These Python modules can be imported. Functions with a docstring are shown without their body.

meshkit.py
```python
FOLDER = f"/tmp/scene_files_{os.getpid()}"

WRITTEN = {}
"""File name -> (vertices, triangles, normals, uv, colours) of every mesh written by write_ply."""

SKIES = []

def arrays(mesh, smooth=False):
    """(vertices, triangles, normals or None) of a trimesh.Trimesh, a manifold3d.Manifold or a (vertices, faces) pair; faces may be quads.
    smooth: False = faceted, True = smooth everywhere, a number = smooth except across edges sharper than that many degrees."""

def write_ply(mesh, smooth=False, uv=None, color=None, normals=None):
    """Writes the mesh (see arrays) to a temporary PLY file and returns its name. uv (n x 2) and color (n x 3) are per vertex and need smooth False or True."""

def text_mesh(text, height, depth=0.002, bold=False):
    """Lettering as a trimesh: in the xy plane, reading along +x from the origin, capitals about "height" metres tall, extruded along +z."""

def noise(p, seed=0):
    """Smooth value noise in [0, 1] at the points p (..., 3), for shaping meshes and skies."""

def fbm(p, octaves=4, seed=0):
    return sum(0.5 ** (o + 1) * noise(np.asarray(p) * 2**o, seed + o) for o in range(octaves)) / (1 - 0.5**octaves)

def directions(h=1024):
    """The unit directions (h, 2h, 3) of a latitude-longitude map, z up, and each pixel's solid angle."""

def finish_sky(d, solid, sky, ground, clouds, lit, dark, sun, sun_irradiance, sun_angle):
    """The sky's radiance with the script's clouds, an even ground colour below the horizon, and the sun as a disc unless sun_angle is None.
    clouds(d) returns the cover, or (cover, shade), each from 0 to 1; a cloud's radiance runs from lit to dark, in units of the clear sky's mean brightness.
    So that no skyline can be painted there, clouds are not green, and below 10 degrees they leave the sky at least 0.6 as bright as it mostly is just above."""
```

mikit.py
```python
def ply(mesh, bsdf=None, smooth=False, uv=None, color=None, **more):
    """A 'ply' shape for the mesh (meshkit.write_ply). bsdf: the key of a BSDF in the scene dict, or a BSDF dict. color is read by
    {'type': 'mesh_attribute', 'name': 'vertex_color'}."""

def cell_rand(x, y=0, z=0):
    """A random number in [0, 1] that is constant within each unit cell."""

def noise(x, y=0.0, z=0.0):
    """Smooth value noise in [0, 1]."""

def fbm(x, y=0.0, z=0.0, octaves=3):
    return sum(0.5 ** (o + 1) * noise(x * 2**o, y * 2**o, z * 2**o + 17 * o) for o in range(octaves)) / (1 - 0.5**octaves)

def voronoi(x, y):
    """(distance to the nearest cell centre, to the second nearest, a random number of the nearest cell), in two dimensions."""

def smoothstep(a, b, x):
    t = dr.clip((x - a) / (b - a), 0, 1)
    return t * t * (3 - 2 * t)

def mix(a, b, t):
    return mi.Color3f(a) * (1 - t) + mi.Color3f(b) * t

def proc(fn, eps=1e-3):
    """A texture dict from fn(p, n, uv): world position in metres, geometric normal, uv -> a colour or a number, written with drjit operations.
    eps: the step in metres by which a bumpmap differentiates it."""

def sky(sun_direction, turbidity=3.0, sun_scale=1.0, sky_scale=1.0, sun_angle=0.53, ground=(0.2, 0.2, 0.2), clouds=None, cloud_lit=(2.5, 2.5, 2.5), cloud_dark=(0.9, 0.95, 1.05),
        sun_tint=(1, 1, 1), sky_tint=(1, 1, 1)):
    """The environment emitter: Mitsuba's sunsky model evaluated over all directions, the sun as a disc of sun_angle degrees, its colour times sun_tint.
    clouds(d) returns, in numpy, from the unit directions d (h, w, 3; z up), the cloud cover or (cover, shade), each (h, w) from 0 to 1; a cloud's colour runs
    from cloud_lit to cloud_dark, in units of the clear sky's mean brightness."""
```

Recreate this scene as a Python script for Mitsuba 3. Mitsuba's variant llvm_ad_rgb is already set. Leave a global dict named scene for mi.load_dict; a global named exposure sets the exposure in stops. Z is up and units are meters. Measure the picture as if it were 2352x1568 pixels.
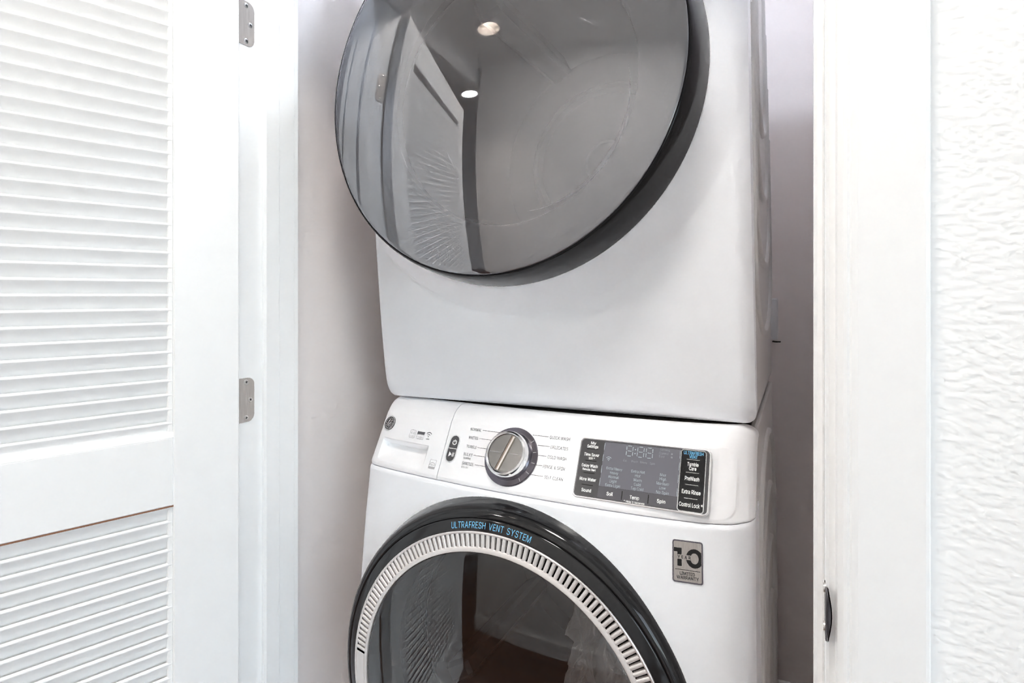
import math
import numpy as np, trimesh, mitsuba as mi, drjit as dr
import mikit, meshkit
from scipy.interpolate import PchipInterpolator
from shapely.geometry import Polygon, LineString, Point, box as sbox
from shapely import affinity
from shapely.ops import unary_union

T = mi.ScalarTransform4f
scene, labels = {}, {}

# ------------------------------------------------------------------ camera, light, exposure
YAW, FOCAL, HORIZON = 0.4679, 1300.0, 677.0          # focal length and horizon in pixels of the 2352 x 1568 frame
CAM = np.array([0.7673, 0.0, 1.2266])
FWD = np.array([-math.sin(YAW), math.cos(YAW), 0.0])
scene['camera'] = {
    'type': 'perspective', 'fov_axis': 'x', 'fov': math.degrees(2 * math.atan(1176.0 / FOCAL)),
    'near_clip': 0.02, 'far_clip': 100.0, 'principal_point_offset_y': (784.0 - HORIZON) / 1568.0,
    'to_world': T().look_at(origin=CAM.tolist(), target=(CAM + FWD).tolist(), up=[0, 0, 1])}
scene['sky'] = mikit.sky([-0.6, 0.55, 0.58], turbidity=3.0, sun_scale=0.0, sky_scale=4.2, sky_tint=(1.0, 0.90, 0.81), ground=(0.35, 0.34, 0.32),
                         clouds=lambda d: np.clip(meshkit.fbm(d * 2.2, 4, seed=3) * 1.5 - 0.25, 0, 1), cloud_lit=(1.5, 1.5, 1.5), cloud_dark=(1.0, 1.02, 1.06))
LAMP_POWER = 34.0
LAMP_COLOUR = [np.array([1.0, 0.95, 0.89]), np.array([0.36, 0.41, 0.48]), np.array([5.0, 4.5, 4.0]), np.array([0.215, 0.206, 0.195])]
LAMPS = [(-0.70, -0.85, 0), (-0.25, -0.25, 2), (0.60, 0.14, 3), (1.9, -2.2, 0), (0.42, 1.10, 1)]     # recessed lamps: x, y, kind (1 the cool one in the closet, 2 deep-set, 3 an added wide one to brighten the machine fronts)
exposure = 2.93


# ------------------------------------------------------------------ materials
def rgb(c):
    return {'type': 'rgb', 'value': [float(x) for x in (c if hasattr(c, '__len__') else (c, c, c))]}


def mat(name, bump=None, bump_scale=None, eps=1e-3, **kw):
    d = {'type': 'principled'}
    for k, v in kw.items():
        d[k] = v if isinstance(v, (dict, float)) else (rgb(v) if k == 'base_color' else float(v))
    if bump is not None:
        d = {'type': 'bumpmap', 'bsdf': d, 'arbitrary': mikit.proc(bump, eps), 'scale': float(bump_scale)}
    scene['mat_' + name] = {'type': 'twosided', 'bsdf': d}
    return 'mat_' + name


def peel(p, n, uv):        # orange-peel drywall texture
    return mikit.fbm(p.x * 170, p.y * 170, p.z * 230, 2)


def brushed(p, n, uv):
    return mikit.mix((0.42, 0.385, 0.36), (0.50, 0.465, 0.44), mikit.noise(p.x * 900, p.y * 900, p.z * 40))


def wood(p, n, uv):
    k = dr.floor(p.y / 0.13)
    t = mikit.fbm(p.x * 1.5 + k * 7.3, p.y * 28, 0.0, 3) * 0.7 + mikit.cell_rand(k, dr.floor(p.x / 1.1 + 0.37 * k)) * 0.4
    return mikit.mix((0.045, 0.018, 0.010), (0.13, 0.058, 0.034), t)


M_CAN = mat('lamp_can', base_color=(0.05, 0.045, 0.04), roughness=0.6, specular=0.2)
M_WALL = mat('white_wall_paint', bump=peel, bump_scale=0.0011, eps=8e-4, base_color=(0.87, 0.87, 0.865), roughness=0.75, specular=0.3)
M_CLOSET = mat('closet_wall_paint', bump=peel, bump_scale=0.0011, eps=8e-4, base_color=(0.86, 0.805, 0.785), roughness=0.7, specular=0.3)
M_CEIL = mat('ceiling_paint', base_color=(0.80, 0.80, 0.79), roughness=0.8, specular=0.2)
M_TRIM = mat('white_trim_paint', base_color=(0.88, 0.88, 0.875), roughness=0.38, specular=0.45)
M_RAW = mat('bare_wood_gap', base_color=(0.26, 0.13, 0.08), roughness=0.7, specular=0.2)
M_FLOOR = mat('dark_wood_floor', base_color=mikit.proc(wood), roughness=0.25, specular=0.5)
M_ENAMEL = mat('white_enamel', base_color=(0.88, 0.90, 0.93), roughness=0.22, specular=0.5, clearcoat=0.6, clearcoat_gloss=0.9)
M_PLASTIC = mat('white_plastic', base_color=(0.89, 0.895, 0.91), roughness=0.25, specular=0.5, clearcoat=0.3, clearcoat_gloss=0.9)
M_SHEET = mat('shaded_cabinet_steel', base_color=(0.60, 0.59, 0.58), roughness=0.18, specular=0.5, clearcoat=0.5, clearcoat_gloss=0.95)  # white steel greyed: shade of the narrow side gap put into the colour
M_BLACK = mat('gloss_black', base_color=(0.010, 0.010, 0.011), roughness=0.07, specular=0.5)
M_DARK = mat('matt_black', base_color=(0.012, 0.012, 0.012), roughness=0.6, specular=0.3)
M_GREY_PRINT = mat('grey_print', base_color=(0.10, 0.10, 0.11), roughness=0.5)
M_PALE_PRINT = mat('pale_grey_print', base_color=(0.42, 0.42, 0.43), roughness=0.5)
M_WHITE_PRINT = mat('white_print', base_color=(0.90, 0.90, 0.90), roughness=0.4)
M_BLUE_PRINT = mat('blue_print', base_color=(0.14, 0.46, 0.72), roughness=0.4)
M_LCD_PRINT = mat('lcd_print', base_color=(0.36, 0.42, 0.45), roughness=0.4)
M_LCD_DIM = mat('lcd_print_faint', base_color=(0.24, 0.255, 0.28), roughness=0.4)
M_LCD = mat('lcd_reflection_grey', base_color=(0.135, 0.135, 0.16), roughness=0.12, specular=0.5, clearcoat=0.7, clearcoat_gloss=0.95)  # grey of the reflection on the screen put into its base colour
M_KEYS = mat('dark_grey_keys', base_color=(0.055, 0.054, 0.058), roughness=0.15, specular=0.5, clearcoat=0.5, clearcoat_gloss=0.95)
M_CHROME = mat('chrome', base_color=(0.80, 0.80, 0.81), roughness=0.10, metallic=1.0)
M_SATIN = mat('satin_silver', base_color=(0.80, 0.765, 0.745), roughness=0.32, metallic=0.55)
M_GUNMETAL = mat('gunmetal', base_color=(0.15, 0.14, 0.165), roughness=0.16, metallic=0.9, specular=0.6)
M_DIALFACE = mat('dial_face_grey', base_color=(0.17, 0.165, 0.16), roughness=0.20, metallic=0.8)
M_SPINE = mat('dial_spine', base_color=(0.30, 0.24, 0.20), roughness=0.12, metallic=1.0)
M_NICKEL = mat('brushed_nickel', base_color=mikit.proc(brushed), roughness=0.40, metallic=0.55)
M_SCREW = mat('screw_steel', base_color=(0.70, 0.68, 0.66), roughness=0.25, metallic=1.0)
M_BRONZE = mat('dark_strike_steel', base_color=(0.11, 0.10, 0.105), roughness=0.22, metallic=1.0)
M_PLATE = mat('brushed_sticker', base_color=mikit.proc(brushed), roughness=0.30, metallic=0.7)
M_DRUM = mat('drum_steel', base_color=(0.15, 0.135, 0.125), roughness=0.32, metallic=0.8)
M_DRYDRUM = mat('dryer_drum_grey', base_color=(0.34, 0.34, 0.35), roughness=0.35, specular=0.4)
M_GASKET = mat('grey_gasket', base_color=(0.05, 0.046, 0.045), roughness=0.45)
M_FILM = mat('plastic_film', base_color=(0.88, 0.88, 0.88), roughness=0.15, specular=0.6, clearcoat=0.8, clearcoat_gloss=0.95)
M_OUTLET = mat('outlet_white', base_color=(0.80, 0.81, 0.82), roughness=0.35)
scene['mat_smoked_glass'] = {'type': 'thindielectric', 'int_ior': 2.4, 'ext_ior': 1.0, 'specular_transmittance': rgb((0.30, 0.30, 0.315)), 'specular_reflectance': rgb((0.96, 0.96, 1.0))}
scene['mat_dark_glass'] = {'type': 'thindielectric', 'int_ior': 1.55, 'ext_ior': 1.0, 'specular_transmittance': rgb((0.50, 0.475, 0.465))}
scene['mat_clear_glass'] = {'type': 'thindielectric', 'int_ior': 1.5, 'ext_ior': 1.0}
M_SMOKED, M_DKGLASS, M_CLEAR = 'mat_smoked_glass', 'mat_dark_glass', 'mat_clear_glass'


# ------------------------------------------------------------------ helpers
def key_for(name, parent=None):
    k = (parent + '__' if parent else '') + name
    if k not in scene and k not in labels:
        return k
    i = 1
    while f'{k}_{i:03d}' in scene or f'{k}_{i:03d}' in labels:
        i += 1
    return f'{k}_{i:03d}'


def obj(name, mesh, bsdf, parent=None, smooth=30, label=None, **kw):
    k = key_for(name, parent)
    if isinstance(mesh, (list, tuple)) and not isinstance(mesh[0], np.ndarray):
        mesh = trimesh.util.concatenate(list(mesh))
    scene[k] = mikit.ply(mesh, bsdf, smooth=smooth, **kw)
    if label:
        labels[k] = {'label': label}
    return k


def tag(k, label, cat, group=None, kind=None):
    labels[k] = {'label': label, 'category': cat}
    if group:
        labels[k]['group'] = group
    if kind:
        labels[k]['kind'] = kind
    return k


def thing(name, label, cat, **kw):
    return tag(key_for(name), label, cat, **kw)


def box(x0, x1, y0, y1, z0, z1, bevel=0.0):
    lo, hi = np.minimum([x0, y0, z0], [x1, y1, z1]), np.maximum([x0, y0, z0], [x1, y1, z1])
    if bevel <= 0:
        m = trimesh.creation.box(hi - lo)
        m.apply_translation((lo + hi) / 2)
        return m
    b, pts = bevel, []
    for i in range(8):
        c = np.where([(i >> k) & 1 for k in range(3)], hi, lo)
        s = np.where([(i >> k) & 1 for k in range(3)], -1.0, 1.0)
        for k in range(3):
            d = s * b
            d[k] = 0
            pts.append(c + d)
    return trimesh.Trimesh(np.array(pts)).convex_hull if False else trimesh.convex.convex_hull(np.array(pts))


def extrude(poly, depth):
    parts = [g for g in getattr(poly, 'geoms', [poly]) if g.area > 1e-12]
    return trimesh.util.concatenate([trimesh.creation.extrude_polygon(g, depth, engine='earcut') for g in parts])


def rrect(w, h, r, cx=0.0, cy=0.0, n=8):
    return affinity.translate(sbox(-w / 2 + r, -h / 2 + r, w / 2 - r, h / 2 - r).buffer(r, quad_segs=n), cx, cy)


def lathe(profile, n=256, a0=0.0, a1=360.0):
    """Profile of (radius, y) turned about the y axis through the origin; angle 0 points to +x, 90 to +z. The profile's normal side faces -y when radii run outward to inward."""
    p = np.asarray(profile, float)
    full = abs(a1 - a0) >= 360
    t = np.radians(np.linspace(a0, a1, n, endpoint=not full))
    v = np.stack([np.outer(np.cos(t), p[:, 0]), np.broadcast_to(p[:, 1], (n, len(p))), np.outer(np.sin(t), p[:, 0])], -1).reshape(-1, 3)
    m, f = len(p), []
    for i in range(n if full else n - 1):
        j = (i + 1) % n
        k = np.arange(m - 1)
        f.append(np.stack([i * m + k, i * m + k + 1, j * m + k + 1], 1))
        f.append(np.stack([i * m + k, j * m + k + 1, j * m + k], 1))
    out = trimesh.Trimesh(v, np.vstack(f), process=False)
    out.merge_vertices()
    out.update_faces(out.nondegenerate_faces())
    return out


def tube(points, r, sides=10, cap=True):
    p = np.asarray(points, float)
    t = np.gradient(p, axis=0)
    t /= np.linalg.norm(t, axis=1, keepdims=True)
    ref = np.array([1.0, 0, 0]) if abs(t[:, 0]).max() < 0.9 else np.array([0, 0, 1.0])
    a = np.cross(t, ref)
    a /= np.linalg.norm(a, axis=1, keepdims=True)
    b = np.cross(t, a)
    rr = np.broadcast_to(r, (len(p),)) if np.ndim(r) < 2 else r
    g = np.arange(sides) * 2 * np.pi / sides
    v = p[:, None] + rr[:, None, None] * (np.cos(g)[None, :, None] * a[:, None] + np.sin(g)[None, :, None] * b[:, None])
    i, j = np.meshgrid(np.arange(len(p) - 1), np.arange(sides), indexing='ij')
    q = np.stack([i * sides + j, i * sides + (j + 1) % sides, (i + 1) * sides + (j + 1) % sides, (i + 1) * sides + j], -1).reshape(-1, 4)
    f = np.vstack([q[:, [0, 1, 2]], q[:, [0, 2, 3]]])
    v = v.reshape(-1, 3)
    if cap:
        v = np.vstack([v, p[:1], p[-1:]])
        n = len(v) - 2
        k = np.arange(sides)
        e = (len(p) - 1) * sides
        f = np.vstack([f, np.stack([k * 0 + n, (k + 1) % sides, k], 1), np.stack([k * 0 + n + 1, e + k, e + (k + 1) % sides], 1)])
    return trimesh.Trimesh(v, f, process=False)


def frame(m, origin, ax, ay, az):
    """The mesh moved from its own x, y, z to the axes given."""
    m = m.copy()
    A = np.eye(4)
    A[:3, 0], A[:3, 1], A[:3, 2], A[:3, 3] = ax, ay, az, origin
    m.apply_transform(A)
    return m


def grid_faces(nu, nv):
    i, j = np.meshgrid(np.arange(nu - 1), np.arange(nv - 1), indexing='ij')
    a = (i * nv + j).ravel()
    return np.vstack([np.stack([a, a + nv, a + nv + 1], 1), np.stack([a, a + nv + 1, a + 1], 1)])


def smooth01(a, b, x):
    t = np.clip((x - a) / (b - a), 0, 1)
    return t * t * (3 - 2 * t)


# ================================================================== THE SETTING
WF, WB = 0.635, 0.750            # the wall with the doorway: hall side and closet side
XL, XR = -0.0635, 0.7920           # jamb faces of the doorway
HEAD = 1.904                     # underside of the head jamb
CEIL = 2.44
HY = -0.72                       # hall wall behind the camera
HX0, HX1 = -0.52, 1.35            # its two ends


def struct(name, mesh, bsdf, label, cat, **kw):
    k = obj(name, mesh, bsdf, **kw)
    return tag(k, label, cat, kind='structure')


struct('floor', box(-3.4, 3.4, -4.0, 2.1, -0.05, 0.0), M_FLOOR, 'dark reddish wood floor of the hall and closet', 'floor', smooth=False)
ceil_poly = sbox(-3.4, -4.0, 3.4, 2.1)
for lx, ly, kind in LAMPS:
    if kind == 2:
        ceil_poly = ceil_poly.difference(Point(lx, ly).buffer(0.0755, quad_segs=16))
ceil_mesh = extrude(ceil_poly, 0.16)
ceil_mesh.apply_translation([0, 0, CEIL])
struct('ceiling', ceil_mesh, M_CEIL, 'plain white ceiling over hall and closet', 'ceiling', smooth=False)
struct('wall_front', [box(-3.4, XL - 0.02, WF, WB, 0, CEIL), box(XR + 0.02, 3.4, WF, WB, 0, CEIL), box(XL - 0.02, XR + 0.02, WF, WB, HEAD + 0.02, CEIL)],
       M_WALL, 'white textured wall to the right of the closet doorway', 'wall', smooth=False)
struct('wall_left', box(-0.25, -0.13, WB, 1.85, 0, CEIL), M_CLOSET, 'grey-beige textured closet wall left of the stacked machines', 'wall', smooth=False)
struct('wall_right', box(0.86, 0.96, WB, 1.85, 0, CEIL), M_CLOSET, 'closet side wall right of the stacked machines', 'wall', smooth=False)
struct('wall_back', box(-0.25, 0.96, 1.85, 1.95, 0, CEIL), M_CLOSET, 'shaded grey-brown closet wall seen right of the stacked machines', 'wall', smooth=False)
struct('wall_hall', box(HX0, HX1, HY - 0.12, HY, 0, CEIL), M_WALL, 'white hall wall opposite the closet, mirrored in the dryer door', 'wall', smooth=False)
struct('beam', box(HX0 - 0.12, HX0 - 0.04, HY - 0.12, WF, 2.31, CEIL), M_WALL, 'dropped ceiling beam at the end of the hall, mirrored in the dryer glass', 'ceiling beam', smooth=False)
struct('ceiling_lower', box(-3.3, HX0 - 0.12, -3.9, WF, 2.31, CEIL), M_CEIL, 'lower ceiling of the dark passage mirrored in the dryer glass', 'ceiling', smooth=False)
struct('wall_far', box(-3.4, 3.4, -4.0, -3.9, 0, CEIL), M_WALL, 'white far wall of the room beyond the hall', 'wall', smooth=False)
struct('wall_hall_end', box(-3.4, -3.3, -3.9, WF, 0, CEIL), M_WALL, 'white end wall of the hall', 'wall', smooth=False)
# window wall at the right end
WX, WY0, WY1, WZ0, WZ1 = 3.3, -3.5, 0.45, 0.05, 2.25
struct('wall_window', [box(WX, WX + 0.12, -3.9, WY0, 0, CEIL), box(WX, WX + 0.12, WY1, WF, 0, CEIL), box(WX, WX + 0.12, WY0, WY1, WZ1, CEIL), box(WX, WX + 0.12, WY0, WY1, 0, WZ0)],
       M_WALL, 'white wall around the wide window', 'wall', smooth=False)
win = thing('window_1', 'wide daylight window at the end of the hall', 'window', kind='structure')
mull = np.linspace(WY0, WY1, 4)
obj('frame', [box(WX + 0.03, WX + 0.08, y - 0.025, y + 0.025, WZ0, WZ1, 0.004) for y in mull] + [box(WX + 0.03, WX + 0.08, WY0, WY1, z, z + 0.05, 0.004) for z in (WZ0, WZ1 - 0.05)], M_TRIM, win)
for a, b in zip(mull[:-1], mull[1:]):
    obj('pane', box(WX + 0.054, WX + 0.056, a + 0.02, b - 0.02, WZ0 + 0.04, WZ1 - 0.04).slice_plane([WX + 0.055, 0, 0], [1, 0, 0]), M_CLEAR, win, smooth=False)
struct('baseboard_back', [box(-0.13, 0.86, 1.838, 1.85, 0, 0.08), box(-0.13, 0.86, 1.842, 1.85, 0.08, 0.092, 0.003)], M_TRIM, 'white baseboard along the closet back wall', 'baseboard')
struct('baseboard_left', [box(-0.13, -0.118, WB + 0.012, 1.838, 0, 0.092, 0.003)], M_TRIM, 'white baseboard along the closet left wall', 'baseboard')
struct('baseboard_hall', [box(HX0, HX1, HY, HY + 0.013, 0, 0.10, 0.003), box(HX0 - 0.013, HX0, HY - 0.12, HY + 0.013, 0, 0.10, 0.003)], M_TRIM, 'white baseboard of the hall wall, mirrored in the washer door', 'baseboard')

# door frame: jambs, stops, head
jamb = thing('trim_1', 'white wooden door frame lining the closet doorway', 'door frame', kind='structure')
obj('jamb', box(XL - 0.02, XL, WF, WB, 0, HEAD + 0.02, 0.0015), M_TRIM, jamb)
obj('jamb', box(XR, XR + 0.02, WF, WB, 0, HEAD + 0.02, 0.0025), M_TRIM, jamb)
obj('head', box(XL, XR, WF, WB, HEAD, HEAD + 0.02, 0.0015), M_TRIM, jamb)
obj('stop', [box(XL - 0.001, XL + 0.0098, 0.680, 0.7126, 0, HEAD, 0.003), box(XL - 0.001, XL + 0.004, 0.7118, 0.7488, 0, HEAD, 0.001)], M_TRIM, jamb)
obj('stop', box(XR - 0.0098, XR + 0.001, 0.6715, 0.7055, 0, HEAD, 0.003), M_TRIM, jamb)
obj('stop', box(XL, XR, 0.680, 0.7126, HEAD - 0.0098, HEAD + 0.001, 0.003), M_TRIM, jamb)
# strike plate on the right jamb, its lip curling out past the jamb edge
sp = [box(XR - 0.0010, XR + 0.001, 0.628, 0.655, 0.8905, 0.938, 0.0004)]
lz = np.linspace(0.8915, 0.9430, 25)
lip = []
for k, z in enumerate(lz):
    d = 0.0030 * math.sin(math.pi * (k / 24.0)) ** 1.2
    lip.append([[XR - 0.0010, 0.632, z], [XR - 0.0004, 0.628, z], [XR + 0.0004 + d * 0.35, 0.6255, z], [XR + 0.0006 + d, 0.6240 - d * 0.25, z]])
lip = np.array(lip)
lv = np.concatenate([lip.reshape(-1, 3), (lip + [0.0010, 0.0010, 0]).reshape(-1, 3)])
lf = grid_faces(25, 4)
sp.append(trimesh.Trimesh(lv, np.vstack([lf, lf[:, ::-1] + 100]), process=False))
k = obj('strike_plate', sp, M_BRONZE, jamb, label='dark metal strike plate with curved lip')
sc = trimesh.creation.cylinder(0.0045, 0.0025, sections=20)
obj('screw', [frame(sc, [XR - 0.001, 0.640, z], [0, 1, 0], [0, 0, 1], [1, 0, 0]) for z in (0.899,)], M_SCREW, k)
obj('screw', [frame(sc, [XR - 0.001, 0.640, 0.937], [0, 1, 0], [0, 0, 1], [1, 0, 0])], M_SCREW, k)

cas = thing('trim_2', 'flat white door casing around the closet doorway', 'door casing', kind='structure')


def casing_profile(x0, x1):      # across the board; eased edges and a shallow bead by the inner edge
    s = 1 if x1 > x0 else -1
    w = abs(x1 - x0)
    pr = [(0, 0.0), (0, -0.007), (0.0015, -0.010), (0.006, -0.0125), (0.0095, -0.0135), (0.0115, -0.0128), (0.013, -0.0145), (0.018, -0.0155), (w - 0.004, -0.0165), (w - 0.001, -0.0150), (w, -0.012), (w, 0.0)]
    return [(x0 + s * a, WF + 0.893 * b) for a, b in pr]


def prism_z(pts, z0, z1):
    m = extrude(Polygon(pts).buffer(0), z1 - z0)
    m.apply_translation([0, 0, z0])
    return m


obj('casing_board', prism_z(casing_profile(XR + 0.0076, XR + 0.0076 + 0.0741), 0, HEAD + 0.09), M_TRIM, cas, smooth=False)
obj('casing_board', prism_z(casing_profile(XL - 0.008, XL - 0.008 - 0.0741), 0, HEAD + 0.09), M_TRIM, cas, smooth=False)
obj('casing_board', box(XL - 0.008, XR + 0.0076, WF - 0.0140, WF, HEAD + 0.008, HEAD + 0.09, 0.003), M_TRIM, cas)
obj('inner_casing_board', box(XL - 0.055, XL + 0.0013, WB - 0.0005, WB + 0.0107, 0, HEAD + 0.07, 0.0013), M_TRIM, cas)
obj('inner_casing_board', box(XL + 0.0015, XR, WB, WB + 0.012, HEAD, HEAD + 0.07, 0.002), M_TRIM, cas)

# ------------------------------------------------------------------ louvered door, swung open past 90 degrees
DU = np.array([-0.327, -0.945, 0.0])
DU /= np.linalg.norm(DU)
DN = np.array([0.945, -0.327, 0.0]) / np.linalg.norm([0.945, 0.327])
DO = np.array([-0.0367, 0.6162, 0.0])
DZ = np.array([0, 0, 1.0])
DW, DTH, DH = 0.850, 0.032, 1.9005
door = thing('door_1', 'white louvered closet door swung open on the left', 'door', kind='structure')


def dmesh(m):                     # door's own x along its width, y up, z out of the face we see
    return frame(m, DO, DU, DZ, DN)


def dbox(u0, u1, v0, v1, w0, w1, b=0.0015):
    return dmesh(box(u0, u1, v0, v1, w0, w1, b))


ST = 0.0935
RAILS = [(0.012, 0.230), (0.9112, 1.0135), (DH - 0.098, DH)]
obj('stile', dbox(0, ST, 0.012, DH, -DTH, 0), M_TRIM, door)
obj('stile', dbox(DW - ST, DW, 0.012, DH, -DTH, 0), M_TRIM, door)
for z0, z1 in RAILS:
    obj('rail', dbox(ST, DW - ST, z0, z1, -DTH, 0), M_TRIM, door)
# section in (w, v): front edge high, sloping down to the back
ang, sl, th = math.radians(-64), 0.0255, 0.0058
cx_, sx_ = math.cos(ang), math.sin(ang)
sec = []
for a in np.linspace(-90, 90, 9):
    x, y = -sl / 2 - th / 2 * math.cos(math.radians(a)), th / 2 * math.sin(math.radians(a))
    sec.append((x, y))
for a in np.linspace(90, -90, 9):
    x, y = sl / 2 + th / 2 * math.cos(math.radians(a)), th / 2 * math.sin(math.radians(a))
    sec.append((x, y))
sec = np.array(sec)
# x runs front (negative) to back; the front centre goes to the origin
fw = np.stack([(sec[:, 0] + sl / 2) * cx_ - sec[:, 1] * sx_, (sec[:, 0] + sl / 2) * sx_ + sec[:, 1] * cx_], 1)
sp_ = Polygon([(-a, b) for a, b in fw])             # (w, v)
S0, S1 = ST + 0.001, DW - ST - 0.001
slat = extrude(sp_, S1 - S0)                          # x = w, y = v, z = along
slat = frame(slat, [S0, 0, -0.0065], [0, 0, 1], [0, 1, 0], [1, 0, 0])
slat = dmesh(slat)
slat_ply = mikit.ply(slat, M_TRIM, smooth=40)


def slats(v0, n, pitch):
    for i in range(n):
        scene[key_for('slat', door)] = {**slat_ply, 'to_world': T().translate([0, 0, float(v0 + i * pitch)])}


PITCH = 0.02125
slats(1.0135 + 0.0205, 36, PITCH)
slats(0.9112 - 0.0250 - 30 * PITCH, 32, PITCH)
# moulded inner edges: a light bead beside the slats and a sloped ledge on the rails
for u0, u1 in ((ST, ST + 0.0067), (DW - ST - 0.0067, DW - ST)):
    obj('bead', [dbox(u0, u1, RAILS[0][1], RAILS[1][0] - 0.001, -0.030, -0.004, 0.001), dbox(u0, u1, RAILS[1][1], RAILS[2][0], -0.030, -0.004, 0.001)], M_TRIM, door)
for z in (RAILS[0][1], RAILS[1][1]):
    led = extrude(Polygon([(0, 0), (-0.030, 0), (-0.030, 0.012), (-0.004, 0.0075), (-0.001, 0.003)]), DW - 2 * ST)
    obj('ledge', dmesh(frame(led, [ST, z, 0], [0, 0, 1], [0, 1, 0], [1, 0, 0])), M_TRIM, door, smooth=False)
obj('reveal_strip', dbox(ST, DW - ST, RAILS[1][0] - 0.0016, RAILS[1][0] + 0.0005, -0.028, -0.0004, 0), M_RAW, door, label='brown unpainted wood edge under the middle rail', smooth=False)

# hinges: leaf and screws on the jamb, knuckle at the room side
LW, LH, LR = 0.0299, 0.0744, 0.0125
leaf_poly = unary_union([sbox(0, 0, LW - LR, LH), sbox(0, LR, LW, LH - LR), Point(LW - LR, LR).buffer(LR), Point(LW - LR, LH - LR).buffer(LR)])
cross = unary_union([sbox(-0.0022, -0.00055, 0.0022, 0.00055), sbox(-0.00055, -0.0022, 0.00055, 0.0022)])
for hz in (1.0124, 1.6466, 0.24):
    hk = obj('hinge', [frame(extrude(leaf_poly, 0.0022), [XL - 0.001, WF, hz], [0, 1, 0], [0, 0, 1], [1, 0, 0]),
                       frame(trimesh.creation.cylinder(0.0050, LH, sections=20), [XL - 0.0070, WF - 0.0065, hz + LH / 2], [1, 0, 0], [0, 1, 0], [0, 0, 1])],
             M_NICKEL, door, label='brushed nickel butt hinge')
    for yy, zz in ((0.0138, 0.0671), (0.0218, 0.0368), (0.0138, 0.0073)):
        head = lathe([(0.0046, 0.0), (0.0042, -0.0006), (0.0030, -0.0010), (0.0, -0.0012)], 28)
        obj('screw', frame(head, [XL + 0.0012, WF + yy, hz + zz], [0, 1, 0], [-1, 0, 0], [0, 0, 1]), M_SCREW, hk)
        obj('screw_slot', frame(extrude(affinity.rotate(cross, 20), 0.0003), [XL + 0.0023, WF + yy, hz + zz], [0, 1, 0], [0, 0, 1], [1, 0, 0]), M_DARK, hk, smooth=False)

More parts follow.
